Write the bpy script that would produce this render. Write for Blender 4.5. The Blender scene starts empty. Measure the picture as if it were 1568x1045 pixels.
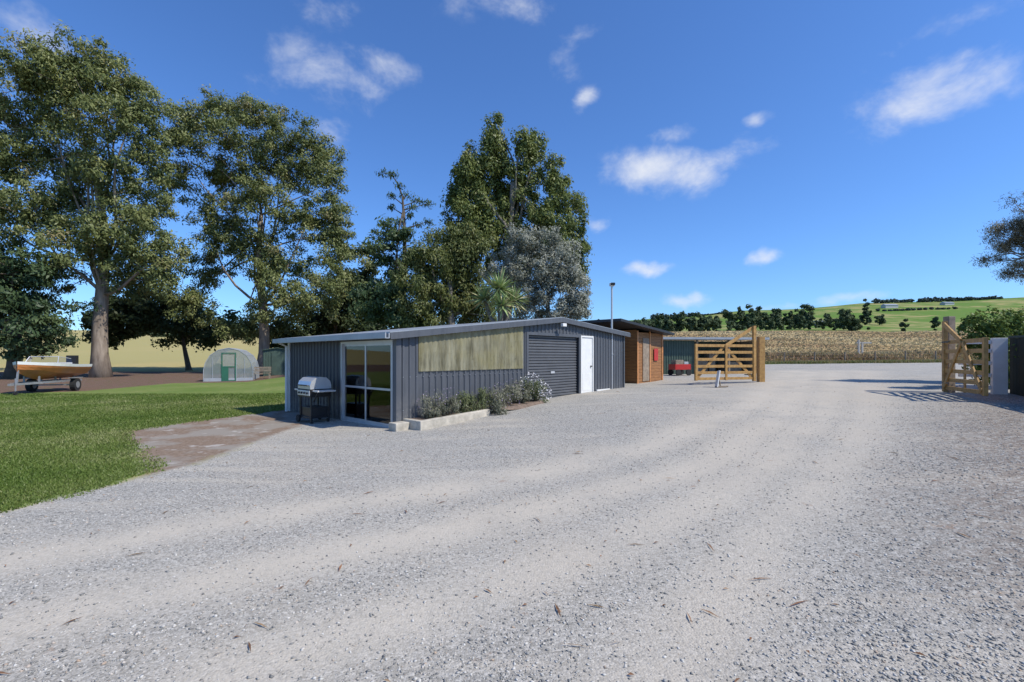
import bpy, math, random
import numpy as np
from mathutils import Vector
rng = np.random.default_rng(7)
random.seed(7)
F=720.0; CX=784.0; HY=546.0; CH=1.7   # survey constants used to work out real positions (metres)
scene=bpy.context.scene

# ------------------------------------------------------------------ terrain
def sm(a,b,x):
    t=np.clip((x-a)/(b-a),0,1); return t*t*(3-2*t)
def hgt(x,y):
    x=np.asarray(x,float); y=np.asarray(y,float)
    t=.0214*np.clip(x,-200,200)+.0148*np.clip(y,-50,80)+.114
    z=np.maximum(t,0)*sm(.16,.34,t)
    z=np.where(z>.62,.62+(z-.62)*.45,z)
    z=np.minimum(z,1.4)
    yy=np.maximum(y,50)
    a=np.clip(x/yy,-1.6,1.6)
    el=np.interp(a,[-1.6,-.8,0,.3,.5,.62,.75,.9,1.09,1.6],[.06,.055,.06,.080,.098,.100,.114,.116,.126,.13])
    e0=np.interp(a,[-1.6,-.5,0,.3,.6,.8,1.0,1.6],[.045,.04,.045,.050,.053,.050,.054,.052])
    e=-.015+(e0+.015)*sm(45,185,yy)
    q=sm(270,720,yy)
    e=e+(el-e0)*q
    e=e+.0035*np.sin(a*17+yy*.008)*np.sin(q*math.pi)+.003*np.sin(a*9+1+yy*.012)*np.sin(q*math.pi)
    e=e-(el+.02)*sm(800,3500,yy)
    zf=CH+yy*e
    w=sm(46,70,y)
    return z*(1-w)+zf*w
def H(x,y): return float(hgt(x,y))
def gp(px,py):
    Y=20.0
    d=max(py-HY,2)
    z=0
    for i in range(40):
        Yn=(CH-z)*F/d
        Y=.5*Y+.5*Yn
        z=H((px-CX)/F*Y,Y)
    return ((px-CX)/F*Y,Y)
def sdpoly(P,X,Y):
    n=len(P); best=np.full(X.shape,1e9); ins=np.zeros(X.shape,bool)
    for i in range(n):
        ax,ay=P[i]; bx,by=P[(i+1)%n]
        dx,dy=bx-ax,by-ay
        t=np.clip(((X-ax)*dx+(Y-ay)*dy)/(dx*dx+dy*dy+1e-12),0,1)
        best=np.minimum(best,np.hypot(X-ax-t*dx,Y-ay-t*dy))
        c=((ay>Y)!=(by>Y))&(X<(bx-ax)*(Y-ay)/(by-ay+1e-12)+ax)
        ins^=c
    return np.where(ins,best,-best)
def dline(P,X,Y):
    best=np.full(X.shape,1e9)
    for i in range(len(P)-1):
        ax,ay=P[i]; bx,by=P[i+1]; dx,dy=bx-ax,by-ay
        t=np.clip(((X-ax)*dx+(Y-ay)*dy)/(dx*dx+dy*dy+1e-12),0,1)
        best=np.minimum(best,np.hypot(X-ax-t*dx,Y-ay-t*dy))
    return best
LAWN=[(-5.58,5.12),(-12,4.0),(-45,2.5),(-45,21),(-23.4,21.5),(-20.9,22.9),(-21.5,29.8),(-17.4,30.8),(-17.0,35),(-6,32),(-6.0,18),(-7.1,15.2),(-7.93,13.0),(-8.4,11.8),(-8.6,10.55),(-7.6,9.5),(-6.7,8.6),(-6.3,8.0),(-5.54,7.37),(-5.35,6.9),(-5.29,6.31)]
DIRT=[(-6.9,15.4),(-8.0,13.1),(-8.6,11.8),(-8.8,10.5),(-7.7,9.3),(-6.8,8.4),(-5.7,7.2),(-5.2,6.6),(-4.9,7.2),(-5.0,8.0),(-5.0,9.2),(-4.9,10.6),(-4.3,12.0),(-6,14)]
GRAV=[(-5.6,5.12),(-5.3,6.31),(-5.15,6.95),(-5.0,7.5),(-5.05,8.5),(-5.2,10.5),(-5.2,12.0),(-5.9,14),(-3,25),(2,30),(8,38),(14,44),(70,48),(70,-40),(-70,-40),(-70,1.5),(-12,3.9)]
MULCH=[(-90,-10),(-90,50),(5,50),(5,18),(-7,14),(-12,4)]
TR=[[(-300,905),(0,862),(300,805),(700,748),(1000,682),(1150,622),(1195,585),(1215,568)],
    [(-200,1010),(150,930),(500,850),(850,775),(1100,705),(1190,640),(1225,590),(1240,570)],
    [(300,1050),(620,940),(950,830),(1170,720),(1255,640),(1275,590),(1275,568)],
    [(980,1050),(1180,820),(1290,700),(1330,630),(1330,590),(1320,568)]]
TRW=[[gp(*p) for p in t] for t in TR]
def axis(dlo,dhi,step,lo,hi,n):
    c=np.arange(dlo,dhi+1e-6,step)
    g=np.geomspace(step*1.5,hi-dhi,n); g2=np.geomspace(step*1.5,dlo-lo,n)
    return np.concatenate([(dlo-g2)[::-1],c,dhi+g])
xs=axis(-30,34,.2,-5000,5000,70)
ys=np.concatenate([axis(-2,50,.2,-200,51,20)[:-20],50+np.geomspace(.4,5500,150)])
X,Y=np.meshgrid(xs,ys)
Z=hgt(X,Y)
UND=[(.9,.7,.012),(2.1,-1.7,.008),(-3.3,2.9,.005),(.31,.43,.02)]
def und(x,y):
    g=0*x
    for k,(fx,fy,am) in enumerate(UND): g=g+am*np.sin(fx*x+fy*y+k)*np.cos(fy*x-fx*y+2*k)
    return g*sm(-4,2,x)*(1-sm(45,60,y))
Z=Z+und(X,Y)
def npmesh(name,V,Fc,nper,attrs=None,smooth=False):
    me=bpy.data.meshes.new(name)
    me.vertices.add(len(V)); me.vertices.foreach_set('co',np.ascontiguousarray(V,np.float32).ravel())
    Fc=np.ascontiguousarray(Fc,np.int32)
    me.loops.add(Fc.size); me.loops.foreach_set('vertex_index',Fc.ravel())
    me.polygons.add(len(Fc)); me.polygons.foreach_set('loop_start',np.arange(0,Fc.size,nper,dtype=np.int32))
    if smooth: me.polygons.foreach_set('use_smooth',np.ones(len(Fc),bool))
    if attrs:
        for k,a in attrs.items():
            at=me.attributes.new(k,'FLOAT','POINT'); at.data.foreach_set('value',np.ascontiguousarray(a,np.float32).ravel())
    me.update(calc_edges=True)
    return me
def link(name,me,mats=(),parent=None):
    o=bpy.data.objects.new(name,me); scene.collection.objects.link(o)
    if me is not None:
        for m in mats: me.materials.append(m)
    if parent is not None: o.parent=parent
    return o
def empty(name,loc=(0,0,0),rz=0):
    o=bpy.data.objects.new(name,None); scene.collection.objects.link(o); o.location=loc; o.rotation_euler=(0,0,rz); o.empty_display_size=.2
    return o

# ------------------------------------------------------------------ node helpers
class NT:
    def __init__(s,nt): s.nt=nt; s.n=nt.nodes; s.l=nt.links
    def new(s,t,**kw):
        n=s.n.new(t)
        for k,v in kw.items(): setattr(n,k,v)
        return n
    def setin(s,sock,v):
        if isinstance(v,bpy.types.NodeSocket): s.l.new(v,sock)
        else: sock.default_value=v
    def math(s,op,a,b=0.0,c=None,clamp=False):
        n=s.new('ShaderNodeMath',operation=op,use_clamp=clamp); s.setin(n.inputs[0],a); s.setin(n.inputs[1],b)
        if c is not None: s.setin(n.inputs[2],c)
        return n.outputs[0]
    def mix(s,f,a,b,bt='MIX'):
        n=s.new('ShaderNodeMix',data_type='RGBA',blend_type=bt); s.setin(n.inputs[0],f)
        def c(v): return v if isinstance(v,bpy.types.NodeSocket) else (*v,1)
        s.setin(n.inputs[6],c(a)); s.setin(n.inputs[7],c(b)); return n.outputs[2]
    def noise(s,vec,scale,detail=4,rough=.55,dist=0.0):
        n=s.new('ShaderNodeTexNoise'); s.l.new(vec,n.inputs['Vector']); n.inputs['Scale'].default_value=scale
        n.inputs['Detail'].default_value=detail; n.inputs['Roughness'].default_value=rough; n.inputs['Distortion'].default_value=dist
        return n.outputs['Fac']
    def vor(s,vec,scale):
        n=s.new('ShaderNodeTexVoronoi'); s.l.new(vec,n.inputs['Vector']); n.inputs['Scale'].default_value=scale; return n
    def mr(s,v,a,b,c=0.0,d=1.0,smooth=False):
        n=s.new('ShaderNodeMapRange',interpolation_type='SMOOTHSTEP' if smooth else 'LINEAR'); s.setin(n.inputs[0],v)
        for i,q in enumerate((a,b,c,d)): s.setin(n.inputs[i+1],q)
        return n.outputs[0]
    def attr(s,name):
        n=s.new('ShaderNodeAttribute',attribute_name=name); return n.outputs['Fac']
    def ramp(s,v,stops):
        n=s.new('ShaderNodeValToRGB'); s.setin(n.inputs[0],v); e=n.color_ramp.elements
        while len(e)<len(stops): e.new(.5)
        for i,(p,c) in enumerate(stops): e[i].position=p; e[i].color=(*c,1)
        return n.outputs[0]
def newmat(name):
    m=bpy.data.materials.new(name); m.use_nodes=True; t=NT(m.node_tree)
    b=m.node_tree.nodes['Principled BSDF']; return m,t,b
MATS={}
def pm(name,col,rough=.6,metal=0.0,var=.2,scale=4.0,bump=0.0,bscale=40,stretch=(1,1,1),col2=None,spec=.4):
    if name in MATS: return MATS[name]
    m,t,b=newmat(name)
    tc=t.new('ShaderNodeTexCoord'); mp=t.new('ShaderNodeMapping'); t.l.new(tc.outputs['Object'],mp.inputs[0]); mp.inputs['Scale'].default_value=stretch
    n=t.noise(mp.outputs[0],scale,5,.65)
    f=t.mr(n,.3,.7)
    c2=col2 if col2 else tuple(c*(1-var) for c in col)
    c1=col if col2 else tuple(min(1,c*(1+var)) for c in col)
    t.l.new(t.mix(f,c2,c1),b.inputs['Base Color'])
    b.inputs['Roughness'].default_value=rough; b.inputs['Metallic'].default_value=metal; b.inputs['Specular IOR Level'].default_value=spec
    if bump>0:
        bn=t.new('ShaderNodeBump'); bn.inputs['Strength'].default_value=bump; bn.inputs['Distance'].default_value=.01
        t.l.new(t.noise(mp.outputs[0],bscale,4),bn.inputs['Height']); t.l.new(bn.outputs[0],b.inputs['Normal'])
    MATS[name]=m; return m
def leafmat(name,stops,trans=.25,gloss=.015):
    m,t,b=newmat(name); mn=t.n; mn.remove(b)
    v=t.attr('v')
    c=t.ramp(v,stops)
    df=t.new('ShaderNodeBsdfDiffuse'); t.l.new(c,df.inputs[0])
    tr=t.new('ShaderNodeBsdfTranslucent'); t.l.new(t.mix(.5,c,(.17,.20,.04)),tr.inputs[0])
    mx=t.new('ShaderNodeMixShader'); mx.inputs[0].default_value=trans
    t.l.new(df.outputs[0],mx.inputs[1]); t.l.new(tr.outputs[0],mx.inputs[2])
    gl=t.new('ShaderNodeBsdfGlossy'); gl.inputs['Roughness'].default_value=.45; gl.inputs[0].default_value=(1,1,1,1)
    m2=t.new('ShaderNodeMixShader'); m2.inputs[0].default_value=gloss
    t.l.new(mx.outputs[0],m2.inputs[1]); t.l.new(gl.outputs[0],m2.inputs[2])
    t.l.new(m2.outputs[0],m.node_tree.nodes['Material Output'].inputs[0]); return m

# ------------------------------------------------------------------ ground
tracks=np.zeros_like(X)
for k,tw in enumerate(TRW):
    d=dline(tw,X,Y); tracks=np.maximum(tracks,np.exp(-(d/(.34+.03*Y))**2)*[1,1,.9,.8][k])
LITTER_SHADE=[gp(1500,612),gp(1440,640),gp(1440,720),gp(1490,900),(12,1),(20,8),(20,16)]
sub=lambda P:np.clip(sdpoly(P,X,Y),-3,3)
DRY=[(4,47.5),(14,45.5),(90,49),(260,150),(330,200),(-20,200),(-20,60)]
nx,ny=len(xs),len(ys)
idx=np.arange(nx*ny).reshape(ny,nx)
Fc=np.stack([idx[:-1,:-1],idx[:-1,1:],idx[1:,1:],idx[1:,:-1]],-1).reshape(-1,4)
V=np.stack([X,Y,Z],-1).reshape(-1,3)
me=npmesh('ground',V,Fc,4,{'lawn':sub(LAWN),'dirt':sub(DIRT),'grav':sub(GRAV),'mulch':sub(MULCH),'dry':sub(DRY),'track':tracks,'litter_shade':sub(LITTER_SHADE)},smooth=True)
m,t,b=newmat('ground_surface')
geo=t.new('ShaderNodeNewGeometry'); P=geo.outputs['Position']
big=t.noise(P,.35,3); mid=t.noise(P,2.2,4,.65); fine=t.noise(P,14,4,.7); far=t.noise(P,.016,4,.55); far2=t.noise(P,.05,3)
edge=t.math('ADD',t.math('MULTIPLY',t.math('SUBTRACT',mid,.5),1.1),t.math('MULTIPLY',t.math('SUBTRACT',fine,.5),.9))
def mask(a,soft=.06,k=1.0):
    return t.mr(t.math('ADD',t.attr(a),t.math('MULTIPLY',edge,k)),-soft,soft)
pasture=t.mix(t.mr(far,.47,.55),(.11,.19,.035),(.30,.27,.11))
pasture=t.mix(t.mr(far2,.42,.62),pasture,(.12,.19,.04))
sep=t.new('ShaderNodeSeparateXYZ'); t.l.new(P,sep.inputs[0])
leftf=t.mr(sep.outputs[0],-10,10,1,0)
pasture=t.mix(t.math('MULTIPLY',leftf,.8),pasture,(.42,.34,.15))
dryc=t.mix(t.mr(far2,.35,.65),(.32,.23,.12),(.43,.33,.175)); dryc=t.mix(t.mr(mid,.3,.7,0,.3),dryc,(.25,.17,.09))
c=t.mix(mask('dry',.3),pasture,dryc)
mul=t.mix(t.mr(fine,.35,.65),(.085,.055,.042),(.24,.15,.115)); mul=t.mix(t.mr(mid,.5,.7),mul,(.09,.10,.035))
c=t.mix(mask('mulch',.3),c,mul)
gr=t.mix(t.mr(big,.35,.65),(.12,.18,.04),(.21,.235,.08)); gr=t.mix(t.mr(mid,.35,.75),gr,(.11,.165,.035)); gr=t.mix(t.mr(fine,.5,.75,0,.6),gr,(.27,.28,.12))
c=t.mix(mask('lawn',.05,.35),c,gr)
patch=t.noise(P,.9,5,.6)
dt=t.mix(t.mr(fine,.3,.7),(.15,.105,.075),(.29,.22,.165)); dt=t.mix(t.mr(patch,.46,.56,0,.8),dt,(.28,.255,.22)); dt=t.mix(t.mr(mid,.58,.66,0,.8),dt,(.42,.39,.35))
c=t.mix(mask('dirt',.15,.45),c,dt)
# gravel
v1=t.vor(P,62); v2=t.vor(P,140)
sc=t.new('ShaderNodeSeparateColor'); t.l.new(v1.outputs['Color'],sc.inputs[0])
sc2=t.new('ShaderNodeSeparateColor'); t.l.new(v2.outputs['Color'],sc2.inputs[0])
g1=t.ramp(sc.outputs[0],[(0,(.11,.107,.098)),(.45,(.29,.278,.25)),(1,(.62,.59,.535))])
g2=t.ramp(sc2.outputs[0],[(0,(.16,.155,.14)),(.5,(.295,.282,.253)),(1,(.50,.475,.43))])
g=t.mix(.45,g1,g2)
g=t.mix(t.mr(mid,.3,.7,0,.30),g,(.34,.315,.272))
wob=t.noise(P,.9,3)
mpg=t.new('ShaderNodeMapping'); t.l.new(P,mpg.inputs[0]); mpg.inputs['Rotation'].default_value=(0,0,math.radians(-28)); mpg.inputs['Scale'].default_value=(.22,1.5,1)
streak=t.noise(mpg.outputs[0],1.4,4,.6)
tk=t.math('MULTIPLY',t.attr('track'),t.mr(wob,.25,.5,.35,1.0),clamp=True)
tk=t.math('MAXIMUM',tk,t.math('MULTIPLY',t.mr(streak,.50,.64),.5))
tk=t.math('MULTIPLY',tk,t.mr(fine,.25,.55,.5,1.0))
g=t.mix(t.math('MULTIPLY',tk,.85),g,(.50,.447,.368))
g=t.mix(t.math('MULTIPLY',t.mr(big,.48,.7),.3),g,(.45,.39,.31))
litter_shade_n=t.math('MULTIPLY',mask('litter_shade',.8),t.mr(fine,.40,.55))
g=t.mix(t.math('MULTIPLY',litter_shade_n,.7),g,(.14,.10,.075))  # brown fallen leaves, colour also deepened to stand in for right-edge shadow
br=t.noise(P,2.5,5,.75); g=t.mix(t.mr(br,.65,.71,0,.5),g,(.28,.18,.12))
gm=mask('grav',.12,.34)
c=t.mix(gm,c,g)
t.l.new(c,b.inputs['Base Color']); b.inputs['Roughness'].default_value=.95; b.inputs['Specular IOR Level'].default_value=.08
bn=t.new('ShaderNodeBump'); bn.inputs['Strength'].default_value=.55; bn.inputs['Distance'].default_value=.014
vb=t.math('MULTIPLY',v1.outputs['Distance'],t.mr(t.attr('grav'),-.05,.15,0,-.5))
hh=t.math('ADD',vb,t.noise(P,30,3,.7))
t.l.new(hh,bn.inputs['Height']); t.l.new(bn.outputs[0],b.inputs['Normal'])
link('ground',me,[m])

# gravel stones near the camera
N=190000
yy=1.0+(rng.random(N)**1.5)*12; xx=(rng.random(N)*2-1)*1.25*yy
keep=(sdpoly(GRAV,xx,yy)>.03-.25*(rng.random(N)<.04))
trk=np.zeros_like(xx)
for tw in TRW: trk=np.maximum(trk,np.exp(-(dline(tw,xx,yy)/.5)**2))
cl_=.5+.5*np.sin(.55*xx+1.9*yy+1.3*np.sin(.7*xx))*np.cos(.9*xx-.8*yy)
keep&=(rng.random(N)>trk*.85)&(rng.random(N)<.40+.6*cl_)
bx=xx+2.64; by=yy-10.74; lu=.67*bx+.742*by; lv=-.742*bx+.67*by
keep&=~((lu>-.1)&(lv>-.85))
xx,yy=xx[keep],yy[keep]; N=len(xx)
r=.004+.0095*rng.random(N)**2.6
zz=hgt(xx,yy)+und(xx,yy)
base=np.array([[1,0,0],[0,1,0],[-1,0,0],[0,-1,0],[0,0,1],[0,0,-.6]],float)
jit=base[None]*(.7+.6*rng.random((N,6,1)))+rng.normal(0,.18,(N,6,3))
ang=rng.random(N)*6.28; ca,sa=np.cos(ang)[:,None],np.sin(ang)[:,None]
sx=jit[:,:,0]*1.3; sy=jit[:,:,1]*.9
P3=np.stack([sx*ca-sy*sa,sx*sa+sy*ca,jit[:,:,2]*.65],-1)*r[:,None,None]+np.stack([xx,yy,zz+r*.12],-1)[:,None]
tri=np.array([[0,1,4],[1,2,4],[2,3,4],[3,0,4],[1,0,5],[2,1,5],[3,2,5],[0,3,5]])
Fs=(np.arange(N)[:,None,None]*6+tri[None]).reshape(-1,3)
me=npmesh('gravel_stones',P3.reshape(-1,3),Fs,3,{'v':np.repeat(rng.random(N),6)})
ms,t,b=newmat('stone_grey'); t.l.new(t.ramp(t.attr('v'),[(0,(.16,.157,.148)),(.5,(.33,.318,.29)),(.9,(.56,.535,.49)),(1,(.38,.28,.20))]),b.inputs['Base Color']); b.inputs['Roughness'].default_value=.9
link('gravel_stones',me,[ms])

# lawn grass blades
N=380000
yy=4.2+(rng.random(N)**1.6)*17; xx=-(rng.random(N))*1.25*yy-3
k=(sdpoly(LAWN,xx,yy)>-.12+.30*rng.random(N)+.07*np.sin(7*xx+5*yy)+.05*np.sin(17*xx-11*yy)); xx,yy=xx[k],yy[k]; N=len(xx)
zz=hgt(xx,yy); hb=(.013+.018*rng.random(N))*(1+.04*yy); wb=.004+.0011*yy
a=rng.random(N)*6.28; le=rng.normal(0,.02,(N,2))
p0=np.stack([xx-np.cos(a)*wb,yy-np.sin(a)*wb,zz-.004],-1); p1=np.stack([xx+np.cos(a)*wb,yy+np.sin(a)*wb,zz-.004],-1); p2=np.stack([xx+le[:,0],yy+le[:,1],zz+hb],-1)
lv_=.35+.3*(np.sin(.8*xx+.3*yy+np.sin(1.7*yy))*np.cos(.5*yy-.9*xx))+.12*np.sin(2.9*xx)*np.sin(2.3*yy)+rng.normal(0,.2,N)
me=npmesh('lawn_grass',np.stack([p0,p1,p2],1).reshape(-1,3),np.arange(3*N).reshape(-1,3),3,{'v':np.repeat(np.clip(lv_,0,1),3)})
link('lawn_grass',me,[leafmat('grass_blade',[(0,(.105,.165,.03)),(.5,(.175,.225,.055)),(1,(.36,.35,.17))],.3)])

# fallen leaves and twigs on the gravel
N=420
yy=1.6+(rng.random(N)**1.3)*20; xx=(rng.random(N)*2-1)*1.15*yy
k=(sdpoly(GRAV,xx,yy)>.1)&~(((.67*(xx+2.64)+.742*(yy-10.74))>-.1)&((-.742*(xx+2.64)+.67*(yy-10.74))>-.85))
xx,yy=xx[k],yy[k]; N=len(xx); zz=hgt(xx,yy)+und(xx,yy)+.018
L=.02+.09*rng.random(N)**3; a=rng.random(N)*6.28; w=.004+.005*rng.random(N)
dx,dy=np.cos(a),np.sin(a)
q=np.stack([np.stack([xx-dx*L,yy-dy*L,zz-.010],-1),np.stack([xx+dy*w,yy-dx*w,zz-.004],-1),np.stack([xx+dx*L,yy+dy*L,zz-.008],-1),np.stack([xx-dy*w,yy+dx*w,zz],-1)],1)
me=npmesh('fallen_leaves',q.reshape(-1,3),np.arange(4*N).reshape(-1,4),4,{'v':np.repeat(rng.random(N),4)})
link('fallen_leaves',me,[leafmat('dead_leaf',[(0,(.14,.07,.04)),(.6,(.30,.16,.09)),(1,(.38,.26,.15))],.1)])

# ------------------------------------------------------------------ mesh builder
class MB:
    def __init__(s): s.v=[]; s.f=[]; s.m=[]
    def box(s,lo,hi,m=0):
        i=len(s.v); x0,y0,z0=lo; x1,y1,z1=hi
        s.v+=[(x0,y0,z0),(x1,y0,z0),(x1,y1,z0),(x0,y1,z0),(x0,y0,z1),(x1,y0,z1),(x1,y1,z1),(x0,y1,z1)]
        for f in [(0,3,2,1),(4,5,6,7),(0,1,5,4),(1,2,6,5),(2,3,7,6),(3,0,4,7)]: s.f.append(tuple(i+k for k in f)); s.m.append(m)
    def beam(s,p,q,w,h,m=0,up=(0,0,1)):
        p=Vector(p); q=Vector(q); d=(q-p).normalized(); u=Vector(up)
        if abs(d.dot(u))>.98: u=Vector((0,1,0))
        a=d.cross(u).normalized()*w/2; b_=a.cross(d).normalized()*h/2
        i=len(s.v)
        for c in (p,q):
            for e in (-a-b_,a-b_,a+b_,-a+b_): s.v.append(tuple(c+e))
        for f in [(0,1,2,3),(7,6,5,4),(0,4,5,1),(1,5,6,2),(2,6,7,3),(3,7,4,0)]: s.f.append(tuple(i+k for k in f)); s.m.append(m)
    def tube(s,pts,rad,n=8,m=0,cap=True):
        pts=[Vector(p) for p in pts]
        if not isinstance(rad,(list,tuple)): rad=[rad]*len(pts)
        i0=len(s.v); u=None
        for j,p in enumerate(pts):
            d=(pts[min(j+1,len(pts)-1)]-pts[max(j-1,0)]).normalized()
            if u is None:
                u=d.cross(Vector((0,0,1))); 
                if u.length<.1: u=d.cross(Vector((1,0,0)))
            u=(u-d*u.dot(d)).normalized(); w=d.cross(u)
            for k in range(n):
                a=2*math.pi*k/n; s.v.append(tuple(p+(u*math.cos(a)+w*math.sin(a))*rad[j]))
        for j in range(len(pts)-1):
            for k in range(n):
                a=i0+j*n+k; b_=i0+j*n+(k+1)%n; s.f.append((a,b_,b_+n,a+n)); s.m.append(m)
        if cap:
            s.f.append(tuple(i0+k for k in range(n))[::-1]); s.m.append(m)
            e=i0+(len(pts)-1)*n; s.f.append(tuple(e+k for k in range(n))); s.m.append(m)
    def poly(s,pts,m=0):
        i=len(s.v); s.v+=[tuple(p) for p in pts]; s.f.append(tuple(range(i,i+len(pts)))); s.m.append(m)
    def build(s,name,mats,parent=None,bevel=0,smooth=False,loc=None,rz=0):
        me=bpy.data.meshes.new(name); me.from_pydata(s.v,[],s.f); 
        o=link(name,me,mats,parent)
        me.polygons.foreach_set('material_index',s.m)
        if smooth: me.polygons.foreach_set('use_smooth',[True]*len(s.f))
        if bevel:
            bm=o.modifiers.new('b','BEVEL'); bm.width=bevel; bm.segments=2; bm.limit_method='ANGLE'
        if loc: o.location=loc
        o.rotation_euler=(0,0,rz)
        return o
def corr(name,parent,mats,x0,x1,zb,zt,kind='deck',pitch=.19,d=.028,loc=(0,0,0),rz=0,breaks=()):
    """ribbed sheet in the local xz plane facing -y"""
    xsv=[];ysv=[]
    x=x0
    while x<x1-1e-6:
        if kind=='deck': pr=[(0,0),(.56,0),(.66,-d),(.90,-d),(.999,0)]
        else: pr=[(k/6,-d*.5*(1-math.cos(2*math.pi*k/6))) for k in range(6)]
        for a,bb in pr:
            if x+a*pitch<=x1: xsv.append(x+a*pitch); ysv.append(bb)
        x+=pitch
    xsv.append(x1); ysv.append(0)
    v=[];f=[]
    for a,bb in zip(xsv,ysv): v+=[(a,bb,zb(a)),(a,bb,zt(a))]
    for i in range(len(xsv)-1): f.append((2*i,2*i+2,2*i+3,2*i+1))
    me=bpy.data.meshes.new(name); me.from_pydata(v,[],f); o=link(name,me,mats,parent); o.location=loc; o.rotation_euler=(0,0,rz)
    if kind!='deck': me.polygons.foreach_set('use_smooth',[True]*len(f))
    return o

# ------------------------------------------------------------------ materials
def steelmat(name,col,dusty=(.30,.28,.25)):
    m,t,b=newmat(name); tc=t.new('ShaderNodeTexCoord'); mp=t.new('ShaderNodeMapping'); t.l.new(tc.outputs['Object'],mp.inputs[0]); mp.inputs['Scale'].default_value=(3,3,.35)
    n=t.noise(mp.outputs[0],2,5,.7); n2=t.noise(tc.outputs['Object'],9,4,.7)
    s=t.new('ShaderNodeSeparateXYZ'); t.l.new(tc.outputs['Object'],s.inputs[0])
    c=t.mix(t.mr(n,.3,.7),tuple(q*.85 for q in col),tuple(q*1.18 for q in col))
    low=t.math('MULTIPLY',t.mr(s.outputs[2],.9,.1,0,.35),t.mr(n2,.35,.65))
    c=t.mix(low,c,dusty); t.l.new(c,b.inputs['Base Color']); t.l.new(t.mr(n,.3,.7,.38,.55),b.inputs['Roughness']); b.inputs['Specular IOR Level'].default_value=.4
    return m
steel_blue=steelmat('steel_bluegrey',(.080,.086,.098))
steel_dark=steelmat('steel_charcoal',(.045,.048,.056))
m,t,b=newmat('fibreglass_sheet'); tc=t.new('ShaderNodeTexCoord'); mp=t.new('ShaderNodeMapping'); t.l.new(tc.outputs['Object'],mp.inputs[0]); mp.inputs['Scale'].default_value=(3.0,1,.5)
n=t.noise(mp.outputs[0],1.4,6,.75); n2=t.noise(tc.outputs['Object'],1.1,4); n3=t.noise(tc.outputs['Object'],12,4,.7)
cc=t.mix(t.mr(n,.36,.60),(.15,.135,.075),(.52,.49,.34)); cc=t.mix(t.mr(n2,.45,.62,0,.5),cc,(.46,.41,.19)); cc=t.mix(t.mr(n3,.58,.70,0,.5),cc,(.12,.11,.06))
t.l.new(cc,b.inputs['Base Color']); b.inputs['Roughness'].default_value=.35; fibre=m
tl=t.new('ShaderNodeBsdfTranslucent'); t.l.new(t.mix(.5,cc,(.7,.66,.42)),tl.inputs[0]); mxx=t.new('ShaderNodeMixShader'); mxx.inputs[0].default_value=.35
t.l.new(b.outputs[0],mxx.inputs[1]); t.l.new(tl.outputs[0],mxx.inputs[2])
tpb=t.new('ShaderNodeBsdfTransparent'); tpb.inputs[0].default_value=(.8,.75,.55,1); mx3=t.new('ShaderNodeMixShader'); mx3.inputs[0].default_value=.22
t.l.new(mxx.outputs[0],mx3.inputs[1]); t.l.new(tpb.outputs[0],mx3.inputs[2]); t.l.new(mx3.outputs[0],t.n['Material Output'].inputs[0])
alu=pm('aluminium_frame',(.46,.47,.48),.4,.4,.08,3)
white=pm('white_paint',(.68,.68,.66),.5,0,.07,3)
roofm=pm('roof_zinc',(.34,.36,.38),.45,.3,.12,2)
rollm=pm('roller_door_grey',(.095,.10,.11),.45,0,.12,2)
conc=pm('concrete_cream',(.44,.40,.33),.85,0,.3,5,bump=.4)
soil=pm('soil',(.17,.125,.095),.95,0,.35,9,bump=.8)
blackm=pm('black_enamel',(.018,.018,.02),.35,0,.2,6)
steelm=pm('stainless_steel',(.62,.62,.63),.35,.5,.08,6)
rubber=pm('rubber',(.02,.02,.02),.8,0,.2,9)
cedar=pm('cedar_boards',(.38,.18,.065),.6,0,.3,3,stretch=(1,1,9),col2=(.18,.08,.03))
gatewood=pm('gate_timber',(.52,.31,.10),.6,0,.3,4,stretch=(2,2,2),col2=(.28,.15,.05))
greywood=pm('weathered_timber',(.25,.20,.15),.8,0,.35,6)
roofblack=pm('roof_black',(.02,.021,.024),.5,0,.2,3)
greenm=pm('green_steel',(.055,.085,.065),.5,0,.2,2)
darkgreen=pm('dark_green_steel',(.018,.028,.024),.5,0,.2,2)
redm=pm('red_paint',(.42,.025,.02),.4,0,.15,5)
orange=pm('orange_wood',(.50,.22,.08),.5,0,.3,4)
orange2=pm('orange_upholstery',(.85,.25,.06),.7,0,.2,6)
pale=pm('pale_wall_lining',(.6,.5,.38),.8,0,.15,2)
glass=bpy.data.materials.new('window_glass'); glass.use_nodes=True; t=NT(glass.node_tree); t.n.clear()
o_=t.new('ShaderNodeOutputMaterial'); fr=t.new('ShaderNodeFresnel'); fr.inputs[0].default_value=1.5
tb=t.new('ShaderNodeBsdfTransparent'); tb.inputs[0].default_value=(.88,.89,.89,1); gl=t.new('ShaderNodeBsdfGlossy'); gl.inputs['Roughness'].default_value=.01
tcn=t.new('ShaderNodeTexCoord'); bpn=t.new('ShaderNodeBump'); bpn.inputs['Strength'].default_value=.02; t.l.new(t.noise(tcn.outputs['Object'],1.2,1),bpn.inputs['Height']); t.l.new(bpn.outputs[0],gl.inputs['Normal'])
mx=t.new('ShaderNodeMixShader'); t.l.new(t.math('ADD',fr.outputs[0],.03),mx.inputs[0]); t.l.new(tb.outputs[0],mx.inputs[1]); t.l.new(gl.outputs[0],mx.inputs[2]); t.l.new(mx.outputs[0],o_.inputs[0])
poly=bpy.data.materials.new('polycarbonate'); poly.use_nodes=True; t=NT(poly.node_tree); bb=t.n['Principled BSDF']; tcn=t.new('ShaderNodeTexCoord')
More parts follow.
